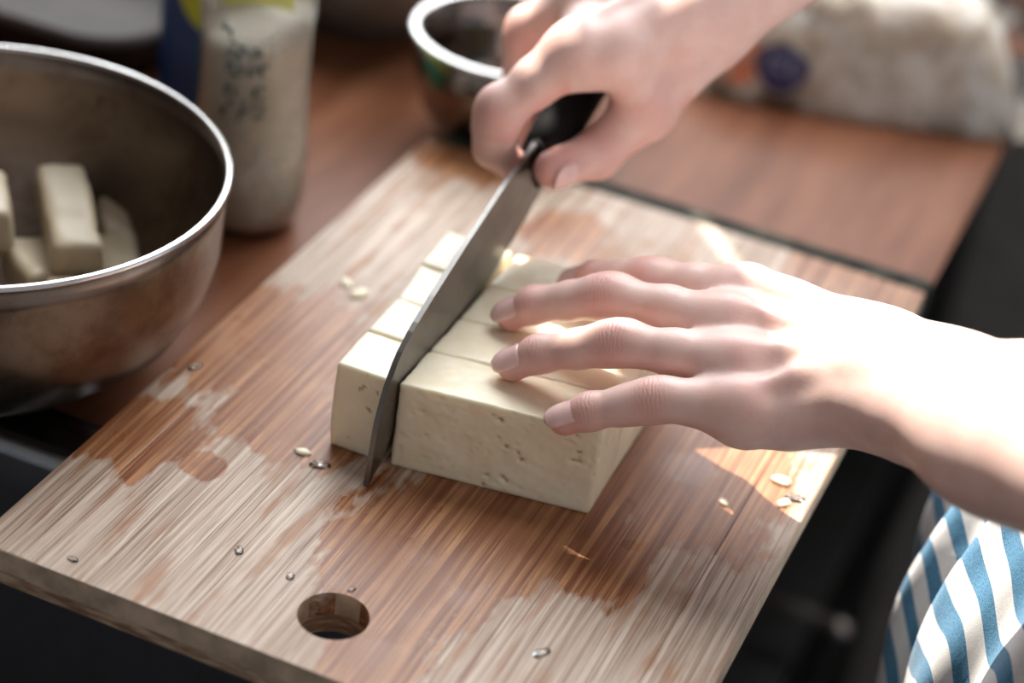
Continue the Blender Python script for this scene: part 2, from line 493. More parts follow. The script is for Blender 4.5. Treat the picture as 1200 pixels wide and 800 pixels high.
# dark open frame of the cupboard under the worktop
cup = tag(empty('cupboard', (0.1, 0.3, FL)), 'dark open cupboard under the worktop with a steel rail', 'cupboard')
for nm, lo, hi in (('back_panel', (-0.60, -0.62, FL + 0.01), (-0.58, 0.83, CT - 0.24)), ('side_panel', (-0.58, 0.81, FL + 0.01), (0.19, 0.83, CT - 0.0145)),
                   ('side_panel', (-0.58, -0.64, FL + 0.01), (0.19, -0.62, CT - 0.0145)), ('shelf', (-0.58, -0.62, -0.345), (0.188, 0.81, -0.330)),
                   ('bottom_panel', (-0.58, -0.62, FL), (0.19, 0.81, FL + 0.06)), ('fascia', (0.186, -0.62, CT - 0.11), (0.198, 0.81, CT - 0.0145))):
    keep(link(nm, box_mesh(nm, lo, hi, 0.002), M['dark']), cup)
rail = keep(link('front_rail', tube_mesh('front_rail', [(0.2091, -0.60, -0.300), (0.2091, 0.80, -0.300)], 0.0045, 12), M['dark_metal'], smooth=True), cup)
keep(link('cross_rail', tube_mesh('cross_rail', [(0.150, 0.4990, -0.303), (0.2091, 0.4990, -0.303)], 0.0045, 10), simple('grey_rail', (0.14, 0.12, 0.10), 0.4), smooth=True), cup)
keep(link('screw_cap', lathe_mesh('screw_cap', [(0.007, 0), (0.0075, 0.003), (0.0045, 0.006), (0.0, 0.0068)], 20, (0.2091, 0.487, -0.2965)), simple('screw_zinc', (0.45, 0.38, 0.34), 0.35, metal=0.8), smooth=True), cup)

# ------------------------------------------------------------------ chopping board
BW, BL, BT = 0.225, 0.334, 0.0155
board = tag(empty('chopping_board', (BW / 2, BL / 2, CT + 0.0018)), 'wet bamboo chopping board with a round hanging hole', 'chopping board')
HOLE = (0.1117, 0.0258, 0.0112)
def cutter():
    me = lathe_mesh('cut', [(0, -0.05), (HOLE[2], -0.05), (HOLE[2], 0.03), (0, 0.03)], 48, (HOLE[0], HOLE[1], 0))
    return bpy.data.objects.new('cut', me)
CUT = cutter(); COL.objects.link(CUT)
def bored(o):
    md = o.modifiers.new('b', 'BOOLEAN'); md.operation = 'DIFFERENCE'; md.object = CUT; md.solver = 'EXACT'
    dg = bpy.context.evaluated_depsgraph_get(); dg.update()
    me = bpy.data.meshes.new_from_object(o.evaluated_get(dg))
    o.modifiers.clear(); old = o.data; o.data = me; bpy.data.meshes.remove(old)
LAY = -0.0085
xs = [0.0, 0.0185, 0.0272, 0.0402, 0.0590, 0.0765, 0.0955, 0.1283, 0.1465, 0.1650, 0.1835, 0.2045, BW]
for i in range(len(xs) - 1):
    g = 0.00001
    me = box_mesh('plank', (xs[i] + (g if i else 0), 0, LAY), (xs[i + 1] - g, BL, 0.0), (0.00006 if i < 5 else 0.0) if 0 < i < len(xs) - 2 else 0.0005, 2)
    o = link('plank', me, M['board'])
    if xs[i] < HOLE[0] + HOLE[2] and xs[i + 1] > HOLE[0] - HOLE[2]: bored(o)
    o.data.materials.append(M['board_end'])
    for pl in o.data.polygons:
        if pl.normal.y < -0.9 or pl.normal.x > 0.9: pl.material_index = 1
    a = o.data.attributes.new('tone', 'FLOAT', 'POINT')
    a.data.foreach_set('value', [random.uniform(0.2, 0.9)] * len(o.data.vertices))
    keep(o, board)
o = link('bottom_layer', box_mesh('bottom_layer', (0.0012, 0.0012, -BT), (BW - 0.0012, BL - 0.001, LAY - 0.0001), 0.002, 3), M['board_side'])
bored(o); keep(o, board)
keep(link('end_strip', box_mesh('end_strip', (0.004, BL + 0.0001, -BT), (BW + 0.001, BL + 0.0140, -0.0006), 0.003, 3), M['board_edge']), board)
bpy.data.objects.remove(CUT)

# ------------------------------------------------------------------ tofu
def tofu_piece(name, base, z0, h, seed, top=None, res=0.0011, rnd=0.0016, rough=0.00025, pits=0.0, bulge=0.0, parent=None, origin=True):
    """base: four corners (x,y), counter-clockwise from the front left"""
    b = [Vector((p[0], p[1])) for p in base]
    t_ = [Vector((p[0], p[1])) for p in (top or base)]
    LX = ((b[1] - b[0]).length + (b[2] - b[3]).length) / 2; LY = ((b[3] - b[0]).length + (b[2] - b[1]).length) / 2
    dims = (LX, LY, h)
    n = [max(4, int(d / res)) for d in dims]
    idx, V, F = {}, [], []
    def vid(i, j, k):
        key = (i, j, k)
        if key not in idx:
            idx[key] = len(V); V.append(key)
        return idx[key]
    for ax in range(3):
        a1, a2 = (ax + 1) % 3, (ax + 2) % 3
        for side in (0, n[ax]):
            for i in range(n[a1]):
                for j in range(n[a2]):
                    q = []
                    for di, dj in ((0, 0), (1, 0), (1, 1), (0, 1)):
                        c = [0, 0, 0]; c[ax] = side; c[a1] = i + di; c[a2] = j + dj
                        q.append(vid(*c))
                    F.append(q if side else q[::-1])
    so = Vector((seed * 7.31, seed * 3.17, seed * 1.77))
    pts, pit = [], []
    for key in V:
        p = Vector([dims[a] * key[a] / n[a] for a in range(3)])
        inner = Vector([min(max(p[a], rnd), dims[a] - rnd) for a in range(3)])
        d = p - inner
        if d.length > 1e-9:
            nr = d.normalized(); 
            p = inner + nr * rnd
        else: nr = Vector((0, 0, 1))
        u, v, w = p.x / dims[0], p.y / dims[1], p.z / dims[2]
        lo_ = b[0] * (1 - u) * (1 - v) + b[1] * u * (1 - v) + b[2] * u * v + b[3] * (1 - u) * v
        hi_ = t_[0] * (1 - u) * (1 - v) + t_[1] * u * (1 - v) + t_[2] * u * v + t_[3] * (1 - u) * v
        xy = lo_ * (1 - w) + hi_ * w
        q = Vector((xy.x, xy.y, z0 + p.z))
        dsp = mnoise.noise(q * 90 + so) * rough * 2.2 + mnoise.noise(q * 340 + so) * rough
        pv = 0.0
        if pits and abs(nr.z) < 0.5:
            s = mnoise.noise(Vector((q.x * 330, q.y * 330, q.z * 470)) + so) + 0.45 * mnoise.noise(q * 70 + so * 2)
            s2 = mnoise.noise(Vector((q.x * 640, q.y * 640, q.z * 760)) + so * 3) + 0.5 * mnoise.noise(q * 95 + so * 4)
            pv = max(min(1.0, max(0.0, (s - 0.56) / 0.20)), 0.6 * min(1.0, max(0.0, (s2 - 0.55) / 0.2)))
            dsp -= pv * pits
        if bulge and abs(nr.z) < 0.7: dsp += bulge * math.sin(math.pi * min(1, max(0, w)))
        if nr.z < -0.5: dsp = 0.0
        q += nr * dsp
        q.z = max(q.z, z0)
        pts.append(q); pit.append(pv)
    c = Vector((sum(p[0] for p in base) / 4, sum(p[1] for p in base) / 4, z0)) if origin else Vector()
    me = pyd(name, [p - c for p in pts], F)
    at = me.attributes.new('pit', 'FLOAT', 'POINT'); at.data.foreach_set('value', pit)
    o = link(name, me, M['tofu'], smooth=True)
    o.location = c
    return o

TH = 0.0333
yl = [0.1056, 0.1299, 0.1548, 0.1812, 0.2088]
xl = [0.0693, 0.0686, 0.0682, 0.0648, 0.0634]
names = ('frontmost', 'second', 'third', 'last')
lab_l = ('cut tofu piece at the near end of the narrow strip, by the blade point',
         'second tofu piece of the narrow strip, behind its near end piece',
         'third tofu piece of the narrow strip left of the blade',
         'far end tofu piece of the narrow strip, towards the knife hand')
for i in range(4):
    g = 0.0003
    o = tofu_piece('tofu_piece', [(xl[i], yl[i] + g), (0.0896, yl[i] + g), (0.0894, yl[i + 1] - g), (xl[i + 1], yl[i + 1] - g)], 0.0, TH + (0.0, 0.0004, -0.0003, 0.0003)[i],
                   11 + i, pits=0.0003, bulge=0.0008, rnd=0.0009, rough=0.00012)
    tag(o, lab_l[i], 'tofu', 'tofu pieces of the strip being cut off')
rowL = [(0.0921, 0.1060), (0.0919, 0.1301), (0.0918, 0.1552), (0.0917, 0.1815), (0.0915, 0.2090)]
rowR = [(0.1605, 0.1168), (0.1598, 0.1415), (0.1592, 0.1660), (0.1582, 0.1915), (0.1570, 0.2180)]
lab_r = ('wide tofu slab at the near side of the block, pitted cut face to the board edge',
         'second tofu slab of the block, under the ring fingertip',
         'third tofu slab of the block, under the middle finger',
         'far tofu slab of the block, behind the fingers')
for i in range(4):
    g = 0.00025
    o = tofu_piece('tofu_slab', [(rowL[i][0], rowL[i][1] + g), (rowR[i][0], rowR[i][1] + g), (rowR[i + 1][0], rowR[i + 1][1] - g), (rowL[i + 1][0], rowL[i + 1][1] - g)],
                   0.0, TH, 31 + i * 3, pits=0.0012 if i == 0 else 0.0006, res=0.0009 if i == 0 else 0.0013, rnd=0.0009, rough=0.00022 if i == 0 else 0.0002)
    tag(o, lab_r[i], 'tofu', 'tofu slabs of the uncut block')

# ------------------------------------------------------------------ cleaver
KX = 0.0908
knife = tag(empty('kitchen_knife', (KX, 0.0902, 0.0)), 'grey steel kitchen knife with black handle slicing the tofu', 'knife')
spine = [(0.0912, 0.0088), (0.0930, 0.0235), (0.0975, 0.0350), (0.1048, 0.0440), (0.1150, 0.0500), (0.1290, 0.0552), (0.1543, 0.0636), (0.1850, 0.0726), (0.2120, 0.0775)]
edge = [(0.0902, 0.0004), (0.0950, 0.0014), (0.1050, 0.0046), (0.1250, 0.0118), (0.1500, 0.0210), (0.1800, 0.0324), (0.2100, 0.0440), (0.2300, 0.0518)]
def resample(poly, n):
    P = [np.array(p, float) for p in poly]
    L = np.r_[0, np.cumsum([np.linalg.norm(b - a) for a, b in zip(P, P[1:])])]
    s = np.linspace(0, L[-1], n)
    A = np.array(P)
    return np.c_[np.interp(s, L, A[:, 0]), np.interp(s, L, A[:, 1])]
n = 40; m = 8
sp, ed = resample([(0.0902, 0.0004)] + spine, n), resample(edge, n)
V, F = [], []
for sgn in (-1, 1):
    for i in range(n):
        for j in range(m + 1):
            w = j / m
            p = ed[i] * (1 - w) + sp[i] * w
            th = 0.00095 * min(1.0, 0.05 + w * 2.6)
            V.append((KX + sgn * th, p[0], p[1]))
def kid(s, i, j): return (0 if s < 0 else n * (m + 1)) + i * (m + 1) + j
for i in range(n - 1):
    for j in range(m):
        F.append((kid(-1, i, j), kid(-1, i, j + 1), kid(-1, i + 1, j + 1), kid(-1, i + 1, j)))
        F.append((kid(1, i, j), kid(1, i + 1, j), kid(1, i + 1, j + 1), kid(1, i, j + 1)))
    F.append((kid(-1, i, m), kid(1, i, m), kid(1, i + 1, m), kid(-1, i + 1, m)))
    F.append((kid(-1, i, 0), kid(-1, i + 1, 0), kid(1, i + 1, 0), kid(1, i, 0)))
for j in range(m): F.append((kid(-1, n - 1, j), kid(-1, n - 1, j + 1), kid(1, n - 1, j + 1), kid(1, n - 1, j)))
bm = bmesh.new(); me = pyd('blade', V, F); bm.from_mesh(me)
keep(link('blade', bm_mesh(bm, 'blade'), M['blade']), knife)
keep(link('bolster', tube_mesh('bolster', [(KX, 0.2150, 0.0660), (KX, 0.2195, 0.0677)], [0.0105, 0.0110], 20, [0.0045, 0.0060]), M['handle'], smooth=True), knife)
hp = [(KX, 0.2190, 0.0672), (KX, 0.2300, 0.0713), (KX, 0.2550, 0.0805), (KX, 0.2850, 0.0918), (KX, 0.3100, 0.1010), (KX, 0.3190, 0.1040)]
keep(link('handle', tube_mesh('handle', hp, [0.0112, 0.0118, 0.0112, 0.0118, 0.0125, 0.0095], 24, [0.0075, 0.0085, 0.0085, 0.0088, 0.0090, 0.0065]), M['handle'], smooth=True), knife)

# ------------------------------------------------------------------ signed distance bodies
def V3(*a): return np.array(a, float)
def unit(v): v = np.asarray(v, float); return v / np.linalg.norm(v)

class Field:
    def __init__(self, lo, hi, h, far=0.03):
        self.lo = np.array(lo, float); self.h = h
        self.n = np.ceil((np.array(hi) - self.lo) / h).astype(int) + 1
        self.far = far
        self.ax = [(self.lo[i] + np.arange(self.n[i]) * h).astype(np.float32) for i in range(3)]
    def blank(self): return np.full(self.n, self.far, np.float32)
    def region(self, lo, hi):
        a = np.clip(np.floor((lo - self.lo) / self.h).astype(int), 0, self.n)
        b = np.clip(np.ceil((hi - self.lo) / self.h).astype(int) + 1, 0, self.n)
        return tuple(slice(int(x), int(y)) for x, y in zip(a, b))
    def cone(self, F, a, b, ra, rb, k=0.0, nrm=None, flat=1.0):
        """smooth-union a tapered capsule into F; nrm/flat squash it along nrm"""
        a, b = np.asarray(a, float), np.asarray(b, float)
        mr = max(ra, rb) + self.far * 0.9
        s = self.region(np.minimum(a, b) - mr, np.maximum(a, b) + mr)
        if any(x.stop <= x.start for x in s): return
        X = self.ax[0][s[0]][:, None, None]; Y = self.ax[1][s[1]][None, :, None]; Z = self.ax[2][s[2]][None, None, :]
        d = b - a; L2 = float(d @ d) + 1e-12
        px, py, pz = X - a[0], Y - a[1], Z - a[2]
        t = np.clip((px * d[0] + py * d[1] + pz * d[2]) / L2, 0, 1).astype(np.float32)
        qx, qy, qz = px - t * d[0], py - t * d[1], pz - t * d[2]
        q2 = qx * qx + qy * qy + qz * qz
        if nrm is not None and flat != 1.0:
            c = qx * nrm[0] + qy * nrm[1] + qz * nrm[2]
            q2 = q2 + c * c * (1 / flat ** 2 - 1)
            D = (np.sqrt(q2) - (ra + (rb - ra) * t)) * (0.5 + 0.5 * min(1, flat))
        else:
            D = np.sqrt(q2) - (ra + (rb - ra) * t)
        G = F[s]
        if k > 0:
            h = np.clip(0.5 + 0.5 * (G - D) / k, 0, 1)
            F[s] = (G * (1 - h) + D * h) - k * h * (1 - h)
        else:
            F[s] = np.minimum(G, D)
    @staticmethod
    def smin(A, B, k):
        h = np.clip(0.5 + 0.5 * (A - B) / k, 0, 1)
        return A * (1 - h) + B * h - k * h * (1 - h)
    def mesh(self, F):
        """naive surface nets"""
        ins = F < 0
        c = ins[:-1, :-1, :-1].astype(np.int8)
        tot = np.zeros_like(c)
        offs = [(i, j, k) for i in (0, 1) for j in (0, 1) for k in (0, 1)]
        sl = lambda o: tuple(slice(x, x - 1 if x == 0 else None) for x in o)
        for o in offs: tot += ins[sl(o)]
        act = (tot > 0) & (tot < 8)
        I, J, K = np.nonzero(act)
        N = len(I)
        ids = np.full(act.shape, -1, np.int64); ids[I, J, K] = np.arange(N)
        val = {o: F[I + o[0], J + o[1], K + o[2]].astype(np.float64) for o in offs}
        acc = np.zeros((N, 3)); cnt = np.zeros(N)
        for o in offs:
            for a in range(3):
                if o[a]: continue
                p = list(o); p[a] = 1; p = tuple(p)
                v0, v1 = val[o], val[p]
                m = (v0 < 0) != (v1 < 0)
                t = np.where(m, v0 / np.where(m, v0 - v1, 1), 0)
                pt = np.tile(np.array(o, float), (N, 1)); pt[:, a] = t
                acc[m] += pt[m]; cnt[m] += 1
        verts = self.lo + (np.c_[I, J, K] + acc / np.maximum(cnt, 1)[:, None]) * self.h
        quads = []
        for a in range(3):
            b, c_ = (a + 1) % 3, (a + 2) % 3
            s0 = [slice(None)] * 3; s1 = [slice(None)] * 3
            s0[a] = slice(0, -1); s1[a] = slice(1, None)
            A, B = ins[tuple(s0)], ins[tuple(s1)]
            x = np.array(np.nonzero(A != B))
            ok = (x[b] > 0) & (x[c_] > 0) & (x[b] < self.n[b] - 1) & (x[c_] < self.n[c_] - 1)
            x = x[:, ok]
            fl = A[tuple(x)]
            q = []
            for db, dc in ((-1, -1), (0, -1), (0, 0), (-1, 0)):
                y = x.copy(); y[b] += db; y[c_] += dc
                q.append(ids[tuple(y)])
            q = np.array(q).T
            q[~fl] = q[~fl][:, ::-1]
            quads.append(q)
        return verts, np.concatenate(quads)

def smooth_verts(v, q, it=2, lam=0.5):
    e = np.concatenate([q[:, [0, 1]], q[:, [1, 2]], q[:, [2, 3]], q[:, [3, 0]]])
    e = np.concatenate([e, e[:, ::-1]])
    cnt = np.bincount(e[:, 0], minlength=len(v)).astype(float)
    for _ in range(it):
        for l in (lam, -lam * 0.9):
            s = np.stack([np.bincount(e[:, 0], v[e[:, 1], i], minlength=len(v)) for i in range(3)], 1)
            v = v + l * (s / np.maximum(cnt, 1)[:, None] - v)
    return v

def fast_mesh(name, v, q, attrs=None):
    me = bpy.data.meshes.new(name)
    me.vertices.add(len(v)); me.vertices.foreach_set('co', np.ascontiguousarray(v, np.float32).ravel())
    me.loops.add(q.size); me.loops.foreach_set('vertex_index', np.ascontiguousarray(q, np.int32).ravel())
    me.polygons.add(len(q)); me.polygons.foreach_set('loop_start', np.arange(0, q.size, 4, dtype=np.int32))
    me.update(calc_edges=True); me.validate()
    me.polygons.foreach_set('use_smooth', [True] * len(me.polygons))
    for k, a in (attrs or {}).items():
        at = me.attributes.new(k, 'FLOAT', 'POINT'); at.data.foreach_set('value', np.ascontiguousarray(a, np.float32))
    return me

# ---- the hands: joints run tip, far joint, middle joint, knuckle
LEFT = dict(
    pinky=dict(j=[V3(0.1493, 0.1094, 0.0386), V3(0.1567, 0.1115, 0.0435), V3(0.1759, 0.1152, 0.0530), V3(0.2023, 0.1186, 0.0590)], r=[0.0052, 0.0058, 0.0067, 0.0082]),
    ring=dict(j=[V3(0.1222, 0.1297, 0.0388), V3(0.1305, 0.1307, 0.0455), V3(0.1554, 0.1324, 0.0580), V3(0.1966, 0.1322, 0.0655)], r=[0.0055, 0.0061, 0.0071, 0.0088]),
    middle=dict(j=[V3(0.1094, 0.1587, 0.0388), V3(0.1172, 0.1590, 0.0455), V3(0.1428, 0.1572, 0.0590), V3(0.1880, 0.1490, 0.0690)], r=[0.0055, 0.0062, 0.0072, 0.0090]),
    index=dict(j=[V3(0.1205, 0.1920, 0.0388), V3(0.1285, 0.1890, 0.0450), V3(0.1516, 0.1765, 0.0585), V3(0.1869, 0.1660, 0.0710)], r=[0.0055, 0.0063, 0.0074, 0.0094]),
)
L_W = V3(0.2400, 0.1440, 0.0680)
L_F1 = V3(0.2880, 0.1065, 0.0895)
L_EL = V3(0.4120, 0.0060, 0.1450)
RIGHT = dict(
    index=dict(j=[V3(0.0832, 0.2135, 0.0655), V3(0.0765, 0.2085, 0.0725), V3(0.0772, 0.2075, 0.0865), V3(0.0965, 0.2240, 0.1120)], r=[0.0060, 0.0068, 0.0082, 0.0098]),
    middle=dict(j=[V3(0.0830, 0.2430, 0.0600), V3(0.0705, 0.2490, 0.0680), V3(0.0665, 0.2570, 0.0965), V3(0.0895, 0.2570, 0.1190)], r=[0.0060, 0.0070, 0.0082, 0.0100]),
    ring=dict(j=[V3(0.0850, 0.2690, 0.0680), V3(0.0720, 0.2730, 0.0700), V3(0.0660, 0.2780, 0.0920), V3(0.0870, 0.2790, 0.1150)], r=[0.0058, 0.0067, 0.0078, 0.0096]),
    pinky=dict(j=[V3(0.0860, 0.2930, 0.0780), V3(0.0750, 0.2950, 0.0800), V3(0.0700, 0.2980, 0.0970), V3(0.0890, 0.2990, 0.1120)], r=[0.0052, 0.0060, 0.0070, 0.0088]),
)
R_W = V3(0.1380, 0.2960, 0.1330)
R_EL = V3(0.3150, 0.4300, 0.2300)
R_THUMB = dict(j=[V3(0.0995, 0.2100, 0.0705), V3(0.1075, 0.2330, 0.0690), V3(0.1190, 0.2480, 0.0850), V3(0.1330, 0.2720, 0.1130)], r=[0.0070, 0.0085, 0.0098, 0.0130])
L_THUMB = dict(j=[V3(0.1560, 0.1930, 0.0475), V3(0.1740, 0.1880, 0.0560), V3(0.2000, 0.1740, 0.0640), V3(0.2270, 0.1600, 0.0670)], r=[0.0062, 0.0072, 0.0084, 0.0105])

def build_hand(hand, thumb, W, W2, EL, lo, hi, h, side):
    f = Field(lo, hi, h, 0.022)
    mc = {k: hand[k]['j'][3] for k in hand}
    mid = sum(mc.values()) / 4
    dirn = unit(mid - W)
    acr = unit(mc['index'] - mc['pinky'])
    nrm = np.cross(acr, dirn)
    nrm = unit(nrm) * (1 if nrm[2] > 0 else -1)
    acr = unit(acr - dirn * (acr @ dirn))
    P = f.blank()
    off = dict(index=0.0130, middle=0.0055, ring=-0.0020, pinky=-0.0080)
    carp = {k: W + acr * off[k] + dirn * 0.004 for k in hand}
    for k in hand:
        a, b = carp[k], mc[k]
        th = 0.80 if k == 'pinky' else 0.95
        f.cone(P, a - nrm * 0.001, b - nrm * 0.0035, 0.0140 * th, 0.0108 * th, 0.006)
        f.cone(P, a - nrm * 0.005, b - nrm * 0.0065 - dirn * 0.004, 0.0120 * th, 0.0100 * th, 0.006)
    # knuckle heads and the tendons running to them
    for k in hand:
        rk = hand[k]['r'][3]
        f.cone(P, mc[k] + nrm * 0.0012 - dirn * 0.003, mc[k] + nrm * 0.0004 + dirn * 0.003, rk * 0.86, rk * 0.80, 0.004)
        f.cone(P, carp[k] + nrm * 0.0112 + dirn * 0.010, mc[k] + nrm * (rk * 0.70), 0.0022, 0.0027, 0.0040)
    # webs between the fingers
    ks = ['index', 'middle', 'ring', 'pinky']
    for a, b in zip(ks, ks[1:]):
        pa = mc[a] * 0.86 + hand[a]['j'][2] * 0.14; pb = mc[b] * 0.86 + hand[b]['j'][2] * 0.14
        f.cone(P, pa - nrm * 0.003, pb - nrm * 0.003, 0.0058, 0.0058, 0.006)
        f.cone(P, mc[a] - nrm * 0.003, mc[b] - nrm * 0.003, 0.0085, 0.0085, 0.006)
    # outer and thumb-side pads
    f.cone(P, W - acr * 0.005 - nrm * 0.008 + dirn * 0.008, mc['pinky'] + acr * 0.006 - nrm * 0.007 - dirn * 0.016, 0.0100, 0.0080, 0.007)
    # wrist and forearm
    fd = unit(W2 - W)
    acr2 = acr + (np.array([-0.25, 0.55, -0.35]) if side == 'left' else 0.0)
    fac = unit(acr2 - fd * (acr2 @ fd)); fn = unit(np.cross(fd, fac)); fn = fn * (1 if fn @ nrm > 0 else -1)
    f.cone(P, W + dirn * 0.008 + fac * 0.003, W + fd * 0.020 + fac * 0.002, 0.0225, 0.0228, 0.012, fn, 0.72)
    f.cone(P, W + fd * 0.020 + fac * 0.002, W2 + fac * 0.0005, 0.0228, 0.0292, 0.014, fn, 0.74)
    m2 = W2 + (EL - W2) * 0.55
    f.cone(P, W2 + fac * 0.0005, m2, 0.0292, 0.0385, 0.012, fn, 0.74)
    f.cone(P, m2, EL, 0.0385, 0.0375, 0.02, fn, 0.82)
    # the bone at the outer side of the wrist
    f.cone(P, W + fd * 0.006 - fac * 0.0105 + fn * 0.0115, W + fd * 0.014 - fac * 0.0095 + fn * 0.0120, 0.0072, 0.0062, 0.004)
    # thumb
    T = f.blank(); tj, tr = thumb['j'], thumb['r']
    for i in range(3): f.cone(T, tj[i], tj[i + 1], tr[i], tr[i + 1], 0.004)
    f.cone(T, tj[3], W - nrm * 0.004 + acr * 0.012, tr[3], 0.0135, 0.008)
    f.cone(T, tj[2], mc['index'] - nrm * 0.006 - dirn * 0.014, 0.0075, 0.0090, 0.010)
    R = f.smin(P, T, 0.009)
    for k in hand:
        F = f.blank(); j, r = hand[k]['j'], hand[k]['r']
        f.cone(F, j[0], j[1], r[0], r[1] * 0.97, 0.002)
        f.cone(F, j[1], j[1] * 0.5 + j[2] * 0.5, r[1] * 0.97, (r[1] + r[2]) * 0.49, 0.003)
        f.cone(F, j[1] * 0.5 + j[2] * 0.5, j[2], (r[1] + r[2]) * 0.485, r[2] * 0.98, 0.003)
        m3 = j[2] * 0.5 + j[3] * 0.5
        f.cone(F, j[2], m3, r[2] * 0.97, r[2] * 1.03, 0.003)
        f.cone(F, m3, j[3], r[2] * 1.03, r[3] * 0.95, 0.004)
        # knuckle caps and pads
        bn = unit(j[1] - j[2]); up = unit(nrm - bn * (nrm @ bn))
        f.cone(F, j[2] + up * 0.0004 + bn * 0.004, j[2] + up * 0.0004 - bn * 0.004, r[2] * 0.90, r[2] * 0.90, 0.005)
        f.cone(F, j[1] + up * 0.0004, j[1] + up * 0.0004 - bn * 0.001, r[1] * 0.92, r[1] * 0.92, 0.003)
        R = np.minimum(R, f.smin(P, F, 0.0055))
    v, q = f.mesh(R)
    v = smooth_verts(v, q, 2, 0.5)
    # skin tint and creases
    red = np.zeros(len(v)); wm = np.zeros(len(v)); wd = np.zeros(len(v))
    allf = list(hand.values()) + [thumb]
    for fg in allf:
        j, r = fg['j'], fg['r']
        dtip = np.linalg.norm(v - j[0], axis=1)
        red = np.maximum(red, 0.85 * np.exp(-(dtip / 0.012) ** 2))
        for i, wgt in ((1, 0.36), (2, 0.42)):
            bn = unit(j[i - 1] - j[i + 1]) if i < 3 else unit(j[2] - j[3])
            up = unit(nrm - bn * (nrm @ bn))
            d = v - j[i]; al = d @ bn; top = d @ up
            rad = np.linalg.norm(d - np.outer(al, bn), axis=1)
            near = np.exp(-(al / (0.0050 if i == 2 else 0.0032)) ** 2) * (rad < r[i] * 1.6)
            dorsal = np.clip(top / r[i] * 1.4 - 0.15, 0, 1)
            m = near * dorsal
            red = np.maximum(red, wgt * np.exp(-(al / 0.0075) ** 2) * (rad < r[i] * 1.6))
            upd = m > wm
            wm = np.where(upd, m, wm); wd = np.where(upd, al, wd)
        # sides and undersides of the fingers are pinker
        seg = j[1] - j[2]
        mid_ = (j[0] + j[2]) / 2
        for a, b in ((j[0], j[1]), (j[1], j[2]), (j[2], j[3])):
            ab = b - a; t = np.clip(((v - a) @ ab) / (ab @ ab), 0, 1)
            d = v - a - np.outer(t, ab); rr = np.linalg.norm(d, axis=1)
            under = np.clip(-(d @ nrm) / 0.006, 0, 1) * (rr < 0.011)
            red = np.maximum(red, 0.55 * under)
    for k in hand:
        red = np.maximum(red, 0.30 * np.exp(-(np.linalg.norm(v - mc[k] - nrm * 0.008, axis=1) / 0.009) ** 2))
    return v, q, dict(red=red, wrinkle_mask=wm, wrinkle_at=wd), nrm

def nail(hand_n, j0, j1, r, parent, up):
    ax = unit(j0 - j1); up = unit(up - ax * (up @ ax)); sd = np.cross(ax, up)
    V, F = [], []
    nu, nv = 13, 9
    for i in range(nu):
        q_ = i / (nu - 1)
        s_ = -0.0062 + 0.0116 * q_                      # along the finger, past the tip centre
        taper = 1.0
        if q_ > 0.55: taper = math.sqrt(max(0.02, 1 - ((q_ - 0.55) / 0.46) ** 2))
        elif q_ < 0.25: taper = 0.55 + 0.45 * math.sqrt(1 - ((0.25 - q_) / 0.25) ** 2)
        for k in range(nv):
            a = math.radians(50) * (2 * k / (nv - 1) - 1) * taper
            rad = r * 1.06
            drop = 0.0 if s_ < 0 else -(s_ / r) ** 2 * r * 0.26
            p = j0 + ax * s_ + up * (math.cos(a) * rad + drop) + sd * (math.sin(a) * rad)
            V.append(p)
    for i in range(nu - 1):
        for k in range(nv - 1):
            F.append((i * nv + k, i * nv + k + 1, (i + 1) * nv + k + 1, (i + 1) * nv + k))
    bm = bmesh.new(); me = pyd('fingernail', V, F); bm.from_mesh(me); bpy.data.meshes.remove(me)
    o = link('fingernail', bm_mesh(bm, 'fingernail'), M['nail'], smooth=True)
    md = o.modifiers.new('thick', 'SOLIDIFY'); md.thickness = 0.0006; md.offset = 0
    return keep(o, parent)

person = tag(empty('person', (0.40, 0.22, FL)), 'person in a blue and white striped shirt slicing tofu, one hand steadying it', 'person')
lv, lq, la, ln = build_hand(LEFT, L_THUMB, L_W, L_F1, L_EL, (0.095, -0.035, 0.018), (0.455, 0.212, 0.190), 0.00115, 'left')
rv, rq, ra, rn = build_hand(RIGHT, R_THUMB, R_W, R_W + (R_EL - R_W) * 0.3, R_EL, (0.050, 0.195, 0.046), (0.360, 0.475, 0.275), 0.00135, 'right')

# trunk, head, upper arms and legs (under the clothes)
SHL, SHR = V3(0.485, 0.065, 0.400), V3(0.440, 0.400, 0.420)
bf = Field((0.20, -0.06, FL), (0.60, 0.53, 0.80), 0.007, 0.06)
B = bf.blank()
TOR = [((0.397, 0.150, -0.16), (0.397, 0.300, -0.16), 0.100, 0.100), ((0.388, 0.165, -0.04), (0.388, 0.285, -0.04), 0.092, 0.092),
       ((0.410, 0.165, 0.10), (0.410, 0.285, 0.10), 0.085, 0.085), ((0.450, 0.150, 0.27), (0.450, 0.310, 0.27), 0.092, 0.092), ((0.440, 0.110, 0.39), (0.440, 0.345, 0.39), 0.055, 0.055)]
for a, b, r1, r2 in TOR: bf.cone(B, a, b, r1, r2, 0.06)
for i in range(len(TOR) - 1):
    a = (V3(*TOR[i][0]) + V3(*TOR[i][1])) / 2; b = (V3(*TOR[i + 1][0]) + V3(*TOR[i + 1][1])) / 2
    bf.cone(B, a, b, 0.09, 0.085, 0.06)
bf.cone(B, (0.440, 0.228, 0.42), (0.432, 0.228, 0.52), 0.050, 0.046, 0.03)
bf.cone(B, (0.425, 0.228, 0.60), (0.430, 0.228, 0.655), 0.068, 0.078, 0.02)
bf.cone(B, (0.395, 0.228, 0.545), (0.41, 0.228, 0.57), 0.036, 0.045, 0.02)
bf.cone(B, (0.352, 0.228, 0.612), (0.343, 0.228, 0.585), 0.010, 0.013, 0.012)
